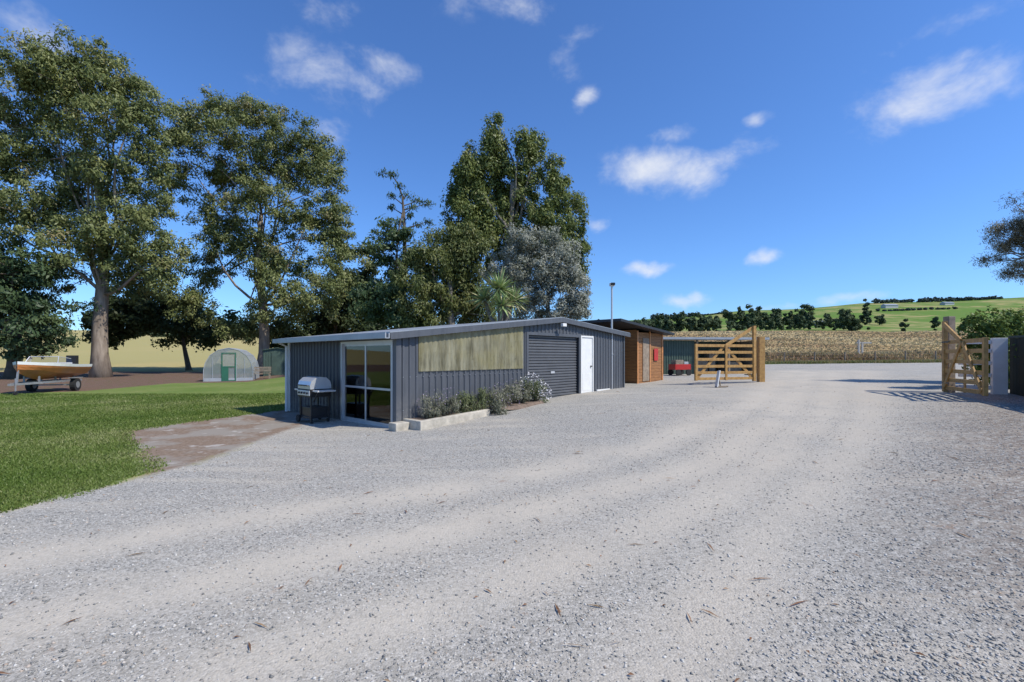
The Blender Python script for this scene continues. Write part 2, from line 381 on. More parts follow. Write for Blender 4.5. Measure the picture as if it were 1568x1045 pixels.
t.l.new(t.mix(t.noise(tcn.outputs['Object'],2,4),(.22,.25,.24),(.36,.39,.38)),bb.inputs['Base Color']); bb.inputs['Roughness'].default_value=.3
tb=t.new('ShaderNodeBsdfTransparent'); mx=t.new('ShaderNodeMixShader'); mx.inputs[0].default_value=.45; t.l.new(bb.outputs[0],mx.inputs[1]); t.l.new(tb.outputs[0],mx.inputs[2]); t.l.new(mx.outputs[0],t.n['Material Output'].inputs[0])

# ------------------------------------------------------------------ main shed
UA=math.atan2(.742,.67)
shed=empty('metal_garage_shed',(-2.64,10.74,0),UA)
def RH(x): return float(np.interp(x,[-.3,0,6.2,10.5,10.8],[2.20,2.235,2.93,2.60,2.577]))
wt=lambda x:RH(x)-.03
zb=lambda x:-.15
LY=5.75; LX=10.5
corr('gable_wall_a',shed,[steel_blue],0.03,.62,zb,wt)
corr('gable_wall_below_panel',shed,[steel_blue],.62,4.38,zb,lambda x:1.37)
corr('gable_wall_above_panel',shed,[steel_blue],.62,4.38,lambda x:RH(x)-.16,wt)
corr('gable_wall_a2',shed,[steel_blue],4.38,4.62,zb,wt)
corr('gable_wall_b',shed,[steel_blue],4.62,7.36,lambda x:2.36,wt)
corr('gable_wall_c',shed,[steel_blue],7.36,7.46,zb,wt)
corr('gable_wall_d',shed,[steel_blue],7.46,8.26,lambda x:2.42,wt)
corr('gable_wall_e',shed,[steel_blue],8.26,LX,zb,wt)
corr('fibreglass_panel',shed,[fibre],.60,4.40,lambda x:1.34,lambda x:RH(x)-.13,kind='wave',pitch=.14,d=.022,loc=(0,-.034,0))
mb=MB()
for x in (.62,1.55,2.5,3.45,4.34): mb.box((x,.005,0.05),(x+.045,.09,RH(x)-.08))
for z_ in (1.36,1.80): mb.box((.67,.008,z_),(4.33,.085,z_+.045))
mb.build('wall_framing',[greywood],shed)
corr('side_wall',shed,[steel_dark],0,LY-2.50,zb,lambda x:2.19,loc=(0,LY,0),rz=-math.pi/2,kind='deck')
mb=MB()
mb.box((0.03,LY-.03,-.15),(LX,LY,2.2)); mb.box((LX-.04,0.05,-.15),(LX,LY-.03,2.5)); mb.box((.08,.1,-.1),(LX-.05,LY-.04,.04),1)
mb.box((4.45,.1,.04),(4.50,LY-.04,2.6),1)
mb.build('rear_walls_and_floor',[steel_dark,pale],shed)
mb=MB()
for z_ in (.45,1.22):
    for k in range(23):
        x=.16+k*.19
        mb.box((x-.007,-.036,z_-.007),(x+.007,-.001,z_+.007))
mb.build('wall_screws',[roofm],shed)
mb=MB() # roof: two slopes
for xa,xb in ((-.28,6.2),(6.2,10.72)):
    za,zc=RH(xa)+.0,RH(xb)
    i=len(mb.v)
    for z_off in (0.0,.045):
        mb.v+=[(xa,-.16,za+z_off),(xb,-.16,zc+z_off),(xb,LY+.2,zc+z_off),(xa,LY+.2,za+z_off)]
    for f in [(0,3,2,1),(4,5,6,7),(0,1,5,4),(1,2,6,5),(2,3,7,6),(3,0,4,7)]: mb.f.append(tuple(i+k for k in f)); mb.m.append(0)
mb.build('roof_sheets',[roofm],shed)
mb=MB()
for xa,xb in ((-.28,6.2),(6.2,10.72)):
    za,zc=RH(xa)-.05,RH(xb)-.05
    mb.beam((xa,-.175,za),(xb,-.175,zc),.022,.15,0)
mb.build('barge_flashing',[steel_blue],shed)
mb=MB()
mb.box((-.33,-.19,2.10),(-.30,LY+.22,2.215)); mb.box((-.42,-.19,2.10),(-.39,LY+.22,2.225)); mb.box((-.39,-.19,2.095),(-.33,LY+.22,2.115))
mb.box((-.30,-.12,2.125),(-.02,LY+.15,2.14),1)
mb.build('eave_gutter',[roofm,white],shed)
mb=MB()
mb.tube([(-.10,LY-.02,-.05),(-.10,LY-.02,2.0),(-.33,LY-.02,2.12)],.042,8,0); mb.box((-.04,LY-.10,-.1),(.0,LY+.03,2.19),0)
mb.build('white_downpipe',[white],shed)
mb=MB(); mb.box((-.035,-.045,-.15),(.10,-.0,2.2)); mb.box((-.035,0.0,-.15),(-.004,.08,2.19))
mb.box((LX-.06,-.045,-.15),(LX+.02,-.03,2.56)); mb.box((4.55,-.045,.2),(4.64,0.02,2.44)); mb.box((7.34,-.045,.2),(7.45,.02,2.44)); mb.box((4.64,-.045,2.35),(7.34,.02,2.44))
mb.build('corner_flashings',[steel_blue],shed)
mb=MB(); n=24
z0,z1=.22,2.36
for i in range(n):
    za=z0+(z1-z0)*i/n; zc=z0+(z1-z0)*(i+1)/n; h=zc-za
    i0=len(mb.v)
    pr=[(za,.09),(za+.25*h,.055),(za+.7*h,.055),(zc,.09)]
    for z_,y_ in pr: mb.v+=[(4.64,y_,z_),(7.34,y_,z_)]
    for k in range(3): mb.f.append((i0+2*k,i0+2*k+1,i0+2*k+3,i0+2*k+2)); mb.m.append(0)
mb.box((5.85,.04,1.15),(6.05,.05,1.22),1)
mb.build('roller_door',[rollm,steelm],shed)
mb=MB(); mb.box((7.52,-.01,.36),(8.20,.03,2.36)); mb.box((7.46,-.04,.2),(7.515,.03,2.42)); mb.box((8.205,-.04,.2),(8.26,.03,2.42)); mb.box((7.515,-.04,2.362),(8.205,.03,2.42)); mb.box((8.08,-.06,1.33),(8.15,-.012,1.37),1); mb.box((7.60,-.016,.5),(8.05,-.011,1.1)); mb.box((7.46,-.14,.1),(8.26,-.045,.38),2)
mb.box((8.4,-.10,.2),(9.3,-.045,.50),0)
mb.build('white_entry_door',[white,blackm,conc],shed,bevel=.004)
mb=MB(); ya,yb=.085,2.47
fw=.055
mb.box((-.05,ya,.02),(.04,ya+fw,2.08)); mb.box((-.05,yb-fw,.02),(.04,yb,2.08)); mb.box((-.05,ya+fw,2.02),(.04,yb-fw,2.08)); mb.box((-.06,ya+fw,-.02),(.05,yb-fw,.06))
yc=(ya+yb)/2
for (a0,a1,xo) in ((ya+fw,yc+.03,-.03),(yc-.03,yb-fw,.008)):
    mb.box((xo,a0,.06),(xo+.03,a0+.05,2.02)); mb.box((xo,a1-.05,.06),(xo+.03,a1,2.02)); mb.box((xo,a0+.05,.06),(xo+.03,a1-.05,.13)); mb.box((xo,a0+.05,1.96),(xo+.03,a1-.05,2.02)); mb.box((xo,a0+.05,.90),(xo+.03,a1-.05,.95))
mb.box((-.02,ya,2.082),(.03,yb+.0,2.19),1)
mb.build('sliding_door_frame',[alu,steel_dark],shed)
mb=MB()
mb.box((-.018,ya+fw+.05,.13),(-.012,yc-.02,1.96)); mb.box((.020,yc+.02,.13),(.026,yb-fw-.05,1.96))
mb.build('sliding_door_glass',[glass],shed)
mb=MB() # interior things seen through glass
mb.box((.45,.5,.75),(1.0,1.3,.80)); mb.box((.5,.55,.04),(.56,.61,.75)); mb.box((.9,.55,.04),(.96,.61,.75))
mb.box((.12,1.45,.12),(.50,2.32,.50),4); mb.box((.40,1.45,.50),(.52,2.32,.90),4); mb.box((.10,1.36,.30),(.5,1.44,.68),4)
mb.box((.55,.7,.8),(.75,1.1,1.15),1); mb.box((2.2,.3,.04),(2.3,4,2.2),5); mb.box((1.2,2.6,.04),(2.2,2.66,2.1),0)
mb.box((.6,.55,.8),(.8,.68,1.0),3); mb.box((.55,1.5,1.1),(.58,2.3,1.75),0)
mb.build('furniture_inside',[orange,white,greywood,redm,orange2,pale],shed,bevel=.008)
mb=MB(); mb.box((6.05,-.30,2.66),(6.25,-.20,2.76),0); mb.tube([(6.15,-.19,2.72),(6.15,-.21,2.72)],.05,8,1); mb.build('wall_floodlight',[white,blackm],shed,bevel=.01)

px_,py_=3.79,17.85; pz=H(px_,py_)
e=empty('pole_light',(px_,py_,pz))
mb=MB(); mb.tube([(0,0,-.2),(0,0,3.95)],.035,10); mb.tube([(0,0,1.3),(0,0,1.36)],.05,10); mb.build('pole',[alu],e,smooth=False)
mb=MB(); mb.box((-.09,-.10,3.90),(.09,.04,4.02)); mb.beam((-.07,-.14,3.97),(.09,-.14,3.97),.10,.09,1); mb.build('lamp_head',[white,blackm],e,bevel=.01)

pl=empty('concrete_planter',(-2.64,10.74,0),UA)
mb=MB()
def wedge(mb,pts_bot,pts_top,m=0):
    i=len(mb.v); n=len(pts_bot); mb.v+=list(pts_bot)+list(pts_top)
    mb.f.append(tuple(range(i,i+n))[::-1]); mb.m.append(m); mb.f.append(tuple(range(i+n,i+2*n))); mb.m.append(m)
    for k in range(n): mb.f.append((i+k,i+(k+1)%n,i+n+(k+1)%n,i+n+k)); mb.m.append(m)
wedge(mb,[(.12,-.74,-.2),(2.3,-.74,-.2),(2.3,-.60,-.2),(.12,-.60,-.2)],[(.12,-.74,.27),(2.3,-.74,.36),(2.3,-.60,.36),(.12,-.60,.27)])
mb.box((.12,-.598,-.2),(.26,-.06,.27))
mb.box((-.25,-.35,-.2),(.118,-.06,.22),0)
mb.build('planter_walls',[conc],pl,bevel=.015)
mb=MB(); mb.poly([(.26,-.6,.22),(2.3,-.6,.32),(4.6,-.6,.40),(4.6,-.05,.42),(.26,-.05,.25)]); mb.poly([(2.3,-.72,.32),(4.6,-.85,.2),(4.6,-.6,.40),(2.3,-.6,.32)]); mb.build('planter_soil',[soil],pl)

# ------------------------------------------------------------------ foliage machinery
def unit(n):
    v=rng.normal(size=(n,3)); return v/np.linalg.norm(v,axis=1,keepdims=True)
def leaves(name,pos,nor,l,w,v,mat,parent,droop=.0,updir=None):
    n=len(pos)
    nor=nor/np.linalg.norm(nor,axis=1,keepdims=True)
    r=unit(n); r[:,2]-=droop*2
    if updir is not None: r=r*.6+updir
    tt=r-nor*np.sum(r*nor,1,keepdims=True); tt/=np.linalg.norm(tt,axis=1,keepdims=True)+1e-9
    bb=np.cross(nor,tt)
    s=(.6+.8*rng.random((n,1)))
    L=tt*l*.5*s; W=bb*w*.5*s
    q=np.stack([pos-L,pos+W-L*.1,pos+L,pos-W-L*.1],1).reshape(-1,3)
    me=npmesh(name,q,np.arange(4*n).reshape(-1,4),4,{'v':np.repeat(v,4)})
    return link(name,me,[mat],parent)
def subclumps(ells,nsub,inner=.5):
    E=np.array(ells,float); wt_=(E[:,3]*E[:,5]); wt_/=wt_.sum()
    k=rng.choice(len(E),nsub,p=wt_); d=unit(nsub); rr=rng.random(nsub)**inner
    return E[k,:3]+d*rr[:,None]*E[k,3:6]
def clumpleaves(cen,rsub,nleaf,flat=.65,outward=.8):
    n=len(cen); N=n*nleaf
    rs=rsub*(.55+.9*rng.random(n))
    cidx=np.repeat(np.arange(n),nleaf); d=unit(N); rr=rng.random(N)**.5
    off=d*(rr*rs[cidx])[:,None]; off[:,2]*=flat
    off+=rng.normal(0,.18*rsub,(N,3))
    nor=d*outward+unit(N)*.6+np.array([.2,-.18,.35])
    v=np.clip(.5+rng.normal(0,.18,n)[cidx]+rng.normal(0,.10,N),0,1)
    return cen[cidx]+off,nor,v
def pxell(lst,D,depthf=.8,jit=.25):
    out=[]
    for (px,py,rx,ry) in lst:
        R=rx/F*D; Dd=D+random.uniform(-jit,jit)*R*2
        out.append(((px-CX)/F*Dd,Dd,CH+(HY-py)/F*Dd,rx/F*Dd,max(R*depthf,1.2),ry/F*Dd))
    return out
def curve(p,q,n=6,sag=.12,wob=.05):
    p=np.array(p,float); q=np.array(q,float); L=np.linalg.norm(q-p)
    k=rng.normal(0,wob,3)*L; k2=rng.normal(0,wob*.5,3)*L; out=[]
    for i in range(n):
        s=i/(n-1); c=p+(q-p)*s; c=c+k*math.sin(math.pi*s)+k2*math.sin(2*math.pi*s); c[2]-=sag*L*math.sin(math.pi*s)*(.6) if sag else 0
        out.append(tuple(c))
    return out
def tree(name,base,ells,trunk_top,tr,bark,leafm,nsub,nleaf,rsub,leafsz,flat=.65,droop=.3,nbr=60,updir=None,inner=.5,brsag=.12,extra=None,lf=.6):
    z=H(*base)
    e=empty(name,(base[0],base[1],z)); off=np.array([base[0],base[1],z])
    cen=subclumps(ells,nsub,inner)
    if extra is not None: cen=np.vstack([cen,extra])
    pos,nor,v=clumpleaves(cen,rsub,nleaf,flat)
    leaves('foliage',pos-off,nor,leafsz[0],leafsz[1],v,leafm,e,droop,updir)
    mb=MB()
    top=np.array(trunk_top,float)
    p0=(base[0],base[1],z-.3)
    pts=curve(p0,top,8,0,.02)
    rad=[tr*(1.35 if i==0 else 1)*(1-.65*i/7) for i in range(8)]
    mb.tube([tuple(np.array(p)-off) for p in pts],rad,10)
    E=np.array(ells); starts=[]
    for ee in E:
        s=random.randint(3,7); st=np.array(pts[s]); tip=ee[:3]
        c=curve(st,tip,7,brsag,.05); r0=tr*(1-.65*s/7)*lf
        mb.tube([tuple(np.array(p)-off) for p in c],[r0*(1-.8*i/6) for i in range(7)],7)
        for q in c[2:]: starts.append((q,r0*.3))
    S=np.array([s[0] for s in starts])
    for ci in rng.choice(len(cen),min(nbr,len(cen)),replace=False):
        c=cen[ci]; dd=np.linalg.norm(S-c,axis=1)+np.maximum(0,S[:,2]-c[2])*1.5; j=int(np.argmin(dd))
        cc_=curve(S[j],c,5,.06,.06); mb.tube([tuple(np.array(p)-off) for p in cc_],[max(.03,starts[j][1])*(1-.75*i/4) for i in range(5)],5)
    mb.build('trunk_and_limbs',[bark],e,smooth=True)
    return e
def pw(px,py,D): return ((px-CX)/F*D,D,CH+(HY-py)/F*D)
bark_gum=pm('bark_eucalyptus',(.34,.28,.22),.85,0,.3,2,stretch=(2,2,.4),col2=(.13,.095,.07))
bark_dark=pm('bark_dark',(.10,.08,.06),.9,0,.3,3)
bark_grey=pm('bark_grey',(.2,.18,.15),.9,0,.3,3)
gum=leafmat('leaf_eucalyptus',[(0,(.075,.098,.034)),(.45,(.15,.175,.06)),(.8,(.23,.245,.09)),(1,(.30,.25,.13))],.22)
gumd=leafmat('leaf_dark',[(0,(.022,.036,.016)),(.5,(.048,.068,.026)),(1,(.10,.12,.05))],.2)
con=leafmat('leaf_conifer',[(0,(.026,.05,.026)),(.5,(.055,.09,.038)),(1,(.095,.13,.05))],.15)
pop=leafmat('leaf_poplar',[(0,(.065,.095,.028)),(.45,(.13,.165,.048)),(.8,(.21,.235,.075)),(1,(.28,.28,.13))],.3)
olive=leafmat('leaf_olive',[(0,(.065,.085,.028)),(.5,(.13,.155,.05)),(1,(.22,.22,.08))],.3)
silver=leafmat('leaf_silver',[(0,(.13,.14,.11)),(.5,(.25,.26,.21)),(1,(.40,.40,.34))],.2)

b1=gp(155,578)
D=b1[1]
tree('eucalyptus_tree',b1,pxell([(125,98,80,30),(60,108,75,36),(180,125,60,36),(222,165,34,42),(-5,150,70,60),(110,150,90,45),(175,190,70,40),(60,190,60,35),(5,240,60,55),(-20,320,80,75),(50,330,65,60),(165,255,60,36),(232,250,35,50),(225,310,45,45),(195,350,55,45),(140,380,85,50),(30,420,80,45),(215,420,60,50),(110,300,60,55),(255,400,35,60),(85,245,50,28),(120,210,50,30)],D),pw(140,240,D),.62,bark_gum,gum,980,130,.72,(.27,.10),.72,.5,90,inner=.55,lf=.36)
D=46.0; b2=((402-CX)/F*D,D)
tree('eucalyptus_tree',b2,pxell([(345,168,55,22),(395,183,60,28),(295,180,38,30),(442,210,55,32),(485,240,38,35),(275,215,30,40),(502,275,28,38),(350,220,75,40),(430,265,70,38),(395,310,60,32),(330,335,45,40),(475,335,60,45),(515,350,28,45),(275,275,26,35),(420,395,65,48),(520,420,45,50),(320,420,50,42),(450,460,70,42),(290,470,45,32),(380,500,65,28),(350,370,50,30),(340,275,50,30)],D),pw(400,330,D),.55,bark_gum,gum,980,130,.74,(.27,.105),.72,.5,100,inner=.55,lf=.36)
D=36.; bb_=((20-CX)/F*D,D)
tree('cypress_tree',bb_,pxell([(20,420,55,35),(-30,470,70,60),(50,470,55,30),(65,510,50,22),(0,525,60,22),(-60,400,60,60)],D,1.0),pw(15,430,D),.5,bark_dark,con,140,240,1.05,(.35,.12),.25,.4,60)
D=52.
tree('understory_tree',((290-CX)/F*D,D),pxell([(205,470,50,38),(265,490,50,38),(330,500,45,32),(165,500,35,25)],D),pw(280,500,D),.3,bark_dark,gumd,100,210,1.0,(.4,.2),.7,.2,40)
tree('understory_tree',((500-CX)/F*D,D),pxell([(480,500,50,35),(540,470,45,50),(560,420,35,50),(440,515,45,25),(585,500,50,40),(520,380,20,25)],D),pw(520,480,D),.3,bark_dark,gumd,130,210,1.2,(.4,.2),.7,.2,40)
tree('understory_tree',((-60-CX)/F*D,D),pxell([(0,490,80,35),(-120,470,80,80)],D),pw(-40,500,D),.3,bark_dark,gumd,80,210,1.3,(.4,.2),.7,.2,30)
D=34.; bc=((612-CX)/F*D,D)
ext=[]
for (px,py) in [(588,266),(602,268),(612,285),(622,300),(640,308),(655,312),(600,318),(628,330),(612,340),(640,345),(585,345),(655,340),(575,355),(600,300),(632,318)]:
    ext.append(pw(px,py,D+random.uniform(-.6,.6)))
extc=np.array([p for p in ext])
tr_=tree('larch_tree',bc,pxell([(612,360,35,18),(605,390,42,20),(625,415,50,20),(600,445,55,25),(620,480,60,25),(580,470,40,30)],D,1.0),pw(618,320,D),.28,bark_dark,con,90,200,.75,(.28,.10),.35,.4,60)
pp,nn,vv=clumpleaves(extc,.48,90,.35); z=H(*bc); offc=np.array([bc[0],bc[1],z])
leaves('top_foliage',pp-offc,nn,.24,.07,vv,con,tr_,.9)
mb=MB(); lead=[pw(618,325,D),pw(616,300,D),pw(608,280,D),pw(600,268,D),pw(588,265,D)]
mb.tube([tuple(np.array(p)-offc) for p in lead],[.10,.07,.05,.035,.02],6)
for p in ext[3:]: mb.tube([tuple(np.array(pw(616,max(HY-(p[2]-CH)*F/D+12,305),D))-offc)]+[tuple(np.array(p)-offc)],[.05,.02],5)
mb.build('leader',[bark_dark],tr_)
D=37.
tree('poplar_tree',((790-CX)/F*D,D),pxell([(757,192,10,26),(755,240,26,36),(718,230,10,16),(722,275,26,38),(798,226,14,20),(820,238,20,40),(780,300,55,50),(850,285,22,48),(884,322,15,36),(845,350,50,50),(730,340,50,45),(790,380,70,50),(882,395,22,55),(700,300,18,22)],D),pw(785,280,D),.5,bark_grey,pop,560,180,.52,(.23,.11),1.3,.1,90,updir=np.array([0,0,.7]))
D=32.
tree('willow_tree',((690-CX)/F*D,D),pxell([(690,370,40,30),(660,400,40,35),(720,390,35,40),(640,440,42,38),(690,440,50,40),(650,480,50,28),(720,470,50,40)],D),pw(690,400,D),.35,bark_grey,olive,280,190,.55,(.22,.08),1.1,.6,50)
D=28.5
tree('silver_pear_tree',((845-CX)/F*D,D),pxell([(800,375,38,28),(845,375,45,30),(775,410,38,30),(860,415,42,38),(820,430,50,38),(890,440,18,40),(810,470,45,28),(870,475,35,28)],D),pw(840,420,D),.22,bark_grey,silver,260,170,.40,(.17,.06),.9,.1,110,updir=np.array([0,0,.4]),lf=.4)
D=24.; X0=(765-CX)/F*D; z=H(X0,D); ce=empty('cabbage_tree',(X0,D,z))
mb=MB(); hx=[(.0,-.3,5.1-z,1.05),(.7,.0,4.5-z,.9),(-.75,.1,4.6-z,.95),(.15,-.7,4.2-z,.85)]
mb.tube([(0,0,-.2),(.03,.02,1.5),(0,0,2.8)],[.2,.15,.13],8)
for h in hx: mb.tube([(0,0,2.7),(h[0]*.6,h[1]*.6,3.2),(h[0],h[1],h[2])],[.12,.1,.08],7)
mb.build('trunk',[bark_grey],ce,smooth=True)
mb=MB()
for h in hx:
    for k in range(140):
        d=unit(1)[0]; d[2]=d[2]*.8+.3; d/=np.linalg.norm(d); L=h[3]*random.uniform(.85,1.2); o=np.array(h[:3]); s=np.cross(d,[0,0,1]); s/=np.linalg.norm(s)+1e-6; s=s+unit(1)[0]*.5; s/=np.linalg.norm(s); s*=.042
        dr=.15*L*(1-abs(d[2]))
        p1=o+d*L*.5; p2=o+d*L-np.array([0,0,dr])
        i=len(mb.v); mb.v+=[tuple(o-s*.6),tuple(o+s*.6),tuple(p1+s),tuple(p1-s),tuple(p2)]; mb.f+=[(i,i+1,i+2,i+3),(i+3,i+2,i+4)]; mb.m+=[random.choice([0,0,0,1])]*2
mb.build('leaf_rosettes',[pm('leaf_cabbage',(.29,.37,.15),.45,0,.35,3),pm('leaf_cabbage_dry',(.42,.38,.20),.6,0,.3,3)],ce)
D=17.; bR=((1640-CX)/F*D,D)
tree('bare_tree',bR,pxell([(1600,345,70,35),(1585,375,75,38),(1640,330,80,70),(1600,410,50,25),(1680,380,70,60)],D),pw(1630,400,D),.16,bark_grey,leafmat('leaf_twiggy',[(0,(.10,.09,.06)),(.5,(.17,.155,.10)),(1,(.26,.23,.16))],.2),300,230,.34,(.14,.018),.8,.4,220,lf=.4)

def shrub(name,lst,leafm,nleaf,sz,updir,flower=None):
    cx=sum(l[0] for l in lst)/len(lst); cy=sum(l[1] for l in lst)/len(lst); z=min(l[2] for l in lst)
    e=empty(name,(cx,cy,z-.15)); off=np.array([cx,cy,z-.15])
    E=[(l[0],l[1],l[2]+.07,l[3]*1.15,l[3]*.85,l[4]*1.4) for l in lst]
    cen=subclumps(E,len(lst)*18,.6); p,n_,v=clumpleaves(cen,.13,nleaf,1.0)
    leaves('foliage',p-off,n_,sz[0],sz[1],v,leafm,e,0,updir)
    mb=MB()
    for c in cen[:30]: mb.tube([(0+random.uniform(-.05,.05),0,0),tuple((c-off)*np.array([.6,.6,.5])),tuple(c-off)],[.012,.008,.004],4)
    mb.build('stems',[bark_dark],e)
    if flower: 
        c2=subclumps([(a,b,c+.1,r1*1.1,r2*1.1,r3*1.1) for (a,b,c,r1,r2,r3) in E],flower[1],.15)
        c2=c2[c2[:,2]>z]
        leaves('flowers',c2-off,unit(len(c2))+np.array([.3,-.5,.8]),flower[2],flower[2]*.8,rng.random(len(c2)),flower[0],e)
    return e
def loc(s,w,z):
    return (-2.64+.67*s-.742*w, 10.74+.742*s+.67*w, z)
lav=leafmat('leaf_lavender',[(0,(.08,.085,.06)),(.5,(.17,.175,.12)),(1,(.30,.29,.22))],.2)
rosem=leafmat('leaf_shrub_green',[(0,(.06,.08,.035)),(.5,(.12,.145,.06)),(1,(.20,.21,.11))],.2)
purp=leafmat('petal_lavender',[(0,(.20,.16,.23)),(1,(.32,.26,.37))],.2)
wh=leafmat('petal_white',[(0,(.5,.48,.5)),(1,(.75,.73,.75))],.2)
shrub('lavender_bush',[(*loc(.75,-.35,.42),.30,.22),(*loc(1.2,-.40,.45),.30,.24)],lav,110,(.07,.014),np.array([0,0,1.2]),(purp,150,.03))
shrub('rosemary_bush',[(*loc(1.75,-.38,.46),.32,.24),(*loc(2.2,-.42,.48),.30,.24)],rosem,110,(.06,.016),np.array([0,0,1.0]))
shrub('lavender_bush',[(*loc(2.8,-.5,.48),.36,.26),(*loc(3.3,-.45,.52),.34,.28),(*loc(2.5,-.75,.34),.28,.18)],lav,110,(.07,.014),np.array([0,0,1.2]),(purp,200,.03))
shrub('rosemary_bush',[(*loc(3.8,-.42,.56),.34,.28)],lav,110,(.07,.016),np.array([0,0,1.0]))
shrub('daisy_bush',[(*loc(4.35,-.40,.62),.34,.30),(*loc(4.65,-.55,.45),.24,.22)],rosem,90,(.06,.018),np.array([0,0,.8]),(wh,420,.045))

# ------------------------------------------------------------------ cedar shed
K=(5.4,20.3); kz=H(5.8,21.5)
cs=empty('timber_shed',(K[0],K[1],kz),UA)
mb=MB()
def RZ(x): return 2.42-.075*(x+1.0)
for i in range(18):
    z0=-.1+i*.135; 
    z1=z0+.128
    mb.box((0,-.0+.0,z0),(2.45,.03,min(z1,RZ(2.45)-.05)),0)
    mb.box((0.0,.032,z0),(.03,3.0,min(z1,RZ(0)-.05)),0)
mb.build('cladding',[cedar],cs,bevel=.006)
mb=MB(); mb.box((.035,.035,-.1),(2.44,3.0,2.15)); mb.build('inner_walls',[roofblack],cs)
mb=MB()
for x in (-.03,1.15,2.44): mb.box((x,-.035,-.1),(x+.09,-.003,2.25))
mb.build('corner_posts',[orange],cs)
mb=MB(); mb.beam((-2.3,1.4,RZ(-2.3)+.05),(2.75,1.4,RZ(2.75)+.05),3.8,.10); mb.build('roof',[roofblack],cs)
mb=MB(); mb.box((.5,-.03,.05),(1.1,-.002,1.95),1); mb.box((1.55,-.055,.95),(1.95,-.037,1.5),0); mb.build('red_sign_and_door',[redm,greywood],cs)

lx,ly=9.0,27.0; lz=H(11,27)
ls=empty('open_farm_shed',(lx,ly,lz),math.radians(6))
corr('rear_wall',ls,[greenm],-.6,5.6,lambda x:-.2,lambda x:1.95,kind='wave',pitch=.15,d=.03,loc=(0,2.2,0))
corr('front_wall_left',ls,[greenm],-.6,1.6,lambda x:-.2,lambda x:1.95,kind='wave',pitch=.15,d=.03,loc=(0,0.1,0))
mb=MB(); 
for x in (-.6,1.65,3.6,5.55): mb.box((x,-.05,-.2),(x+.1,.06,1.98))
mb.box((5.56,.06,-.2),(5.6,2.2,1.95)); 
mb.build('posts',[greywood],ls)
mb=MB(); mb.beam((-.9,1.05,2.08),(5.95,1.05,2.08),2.7,.06,0); mb.box((-.9,-.33,1.99),(5.95,-.305,2.12),1); mb.build('roof',[darkgreen,roofm],ls)
mb=MB(); mb.box((2.0,1.0,0),(2.9,1.7,.9)); mb.box((3.1,1.2,0),(3.5,1.8,1.3)); mb.box((4.0,.9,0),(5.0,1.8,.7)); mb.build('stored_crates',[greywood],ls,bevel=.02)
cx_,cy_=9.2,25.8; ct=empty('red_garden_cart',(cx_,cy_,H(cx_,cy_)+.0),.3)
mb=MB(); mb.box((-.5,-.3,.32),(.5,.3,.36)); mb.box((-.5,-.3,.36),(-.47,.3,.62)); mb.box((.47,-.3,.36),(.5,.3,.62)); mb.box((-.469,-.3,.36),(.469,-.27,.62)); mb.box((-.469,.27,.36),(.469,.3,.62)); mb.beam((.5,0,.34),(1.0,0,.6),.04,.04,1)
mb.box((-.4,-.2,.37),(.1,.2,.85),2); mb.box((.15,-.2,.37),(.42,.15,.75),3)
for x in (-.33,.33):
    for y in (-.37,.33): mb.tube([(x,y,.17),(x,y+.07,.17)],.17,14,1)
mb.build('tray_and_wheels',[redm,rubber,greywood,alu],ct,bevel=.006)

# ------------------------------------------------------------------ gates
def gate(name,ph,pl_,hh=2.35,lh=1.5,m=gatewood):
    z=H(*ph); W=math.hypot(pl_[0]-ph[0],pl_[1]-ph[1]); e=empty(name,(ph[0],ph[1],z),math.atan2(pl_[1]-ph[1],pl_[0]-ph[0]))
    mb=MB(); c=.10
    mb.box((0,-.05,c-.05),(.13,.05,hh)); mb.box((W-.10,-.045,c),(W,.045,lh+.08))
    for zz_ in (.12,.36,.62,.90,1.19,1.46): mb.box((.132,-.018,zz_),(W-.102,.018,zz_+.11))
    mb.beam((.14,-.04,hh-.10),(W*.48,-.04,lh+.03),.045,.13)
    mb.beam((.14,-.042,.20),(W*.5,-.042,lh),.04,.11); mb.beam((W-.12,-.042,.20),(W*.5+.08,-.042,lh-.02),.04,.11)
    mb.box((W*.5-.05,.02,.1),(W*.5+.05,.05,lh+.06))
    mb.box((.02,-.06,.3),(.5,-.052,.34),1); mb.box((.02,-.062,1.5),(.5,-.054,1.54),1)
    mb.build('gate_frame',[m,blackm],e,bevel=.006)
    return e
gate('timber_farm_gate',(10.15,19.6),(7.35,18.9))
mb=MB(); mb.box((-.12,-.12,-.3),(.12,.12,1.9)); mb.build('gate_post',[gatewood],None,bevel=.01,loc=(10.45,19.75,H(10.45,19.75)))
g2=gate('timber_farm_gate',(12.95,14.1),(11.95,11.85),2.15,1.5)
mb=MB(); mb.box((-.10,-.10,-.3),(.10,.10,2.3)); mb.build('gate_post',[greywood],None,bevel=.01,loc=(13.25,14.25,H(13.25,14.25)))
wp=empty('white_rail_panel',(13.05,13.75,H(13.5,13.7)),math.atan2(-.35,1.0))
mb=MB()
for zz_ in (.15,.5,.85,1.2,1.45): mb.box((0,-.02,zz_),(.75,.02,zz_+.10))
mb.box((.76,-.06,-.2),(1.10,.06,1.62)); mb.build('rails_and_pillar',[white],wp,bevel=.008)
# small leaning white sign with a timber prop
mb=MB(); mb.beam((-.10,0,.0),(.04,.10,.62),.04,.20,0,up=(0,1,0)); mb.beam((.02,.12,.5),(.22,.38,.0),.04,.04,1); mb.beam((-.12,.0,.02),(.38,.12,.03),.07,.05,1); mb.build('white_leaning_sign',[white,greywood],None,loc=(7.75,17.6,H(7.75,17.6)),bevel=.004)

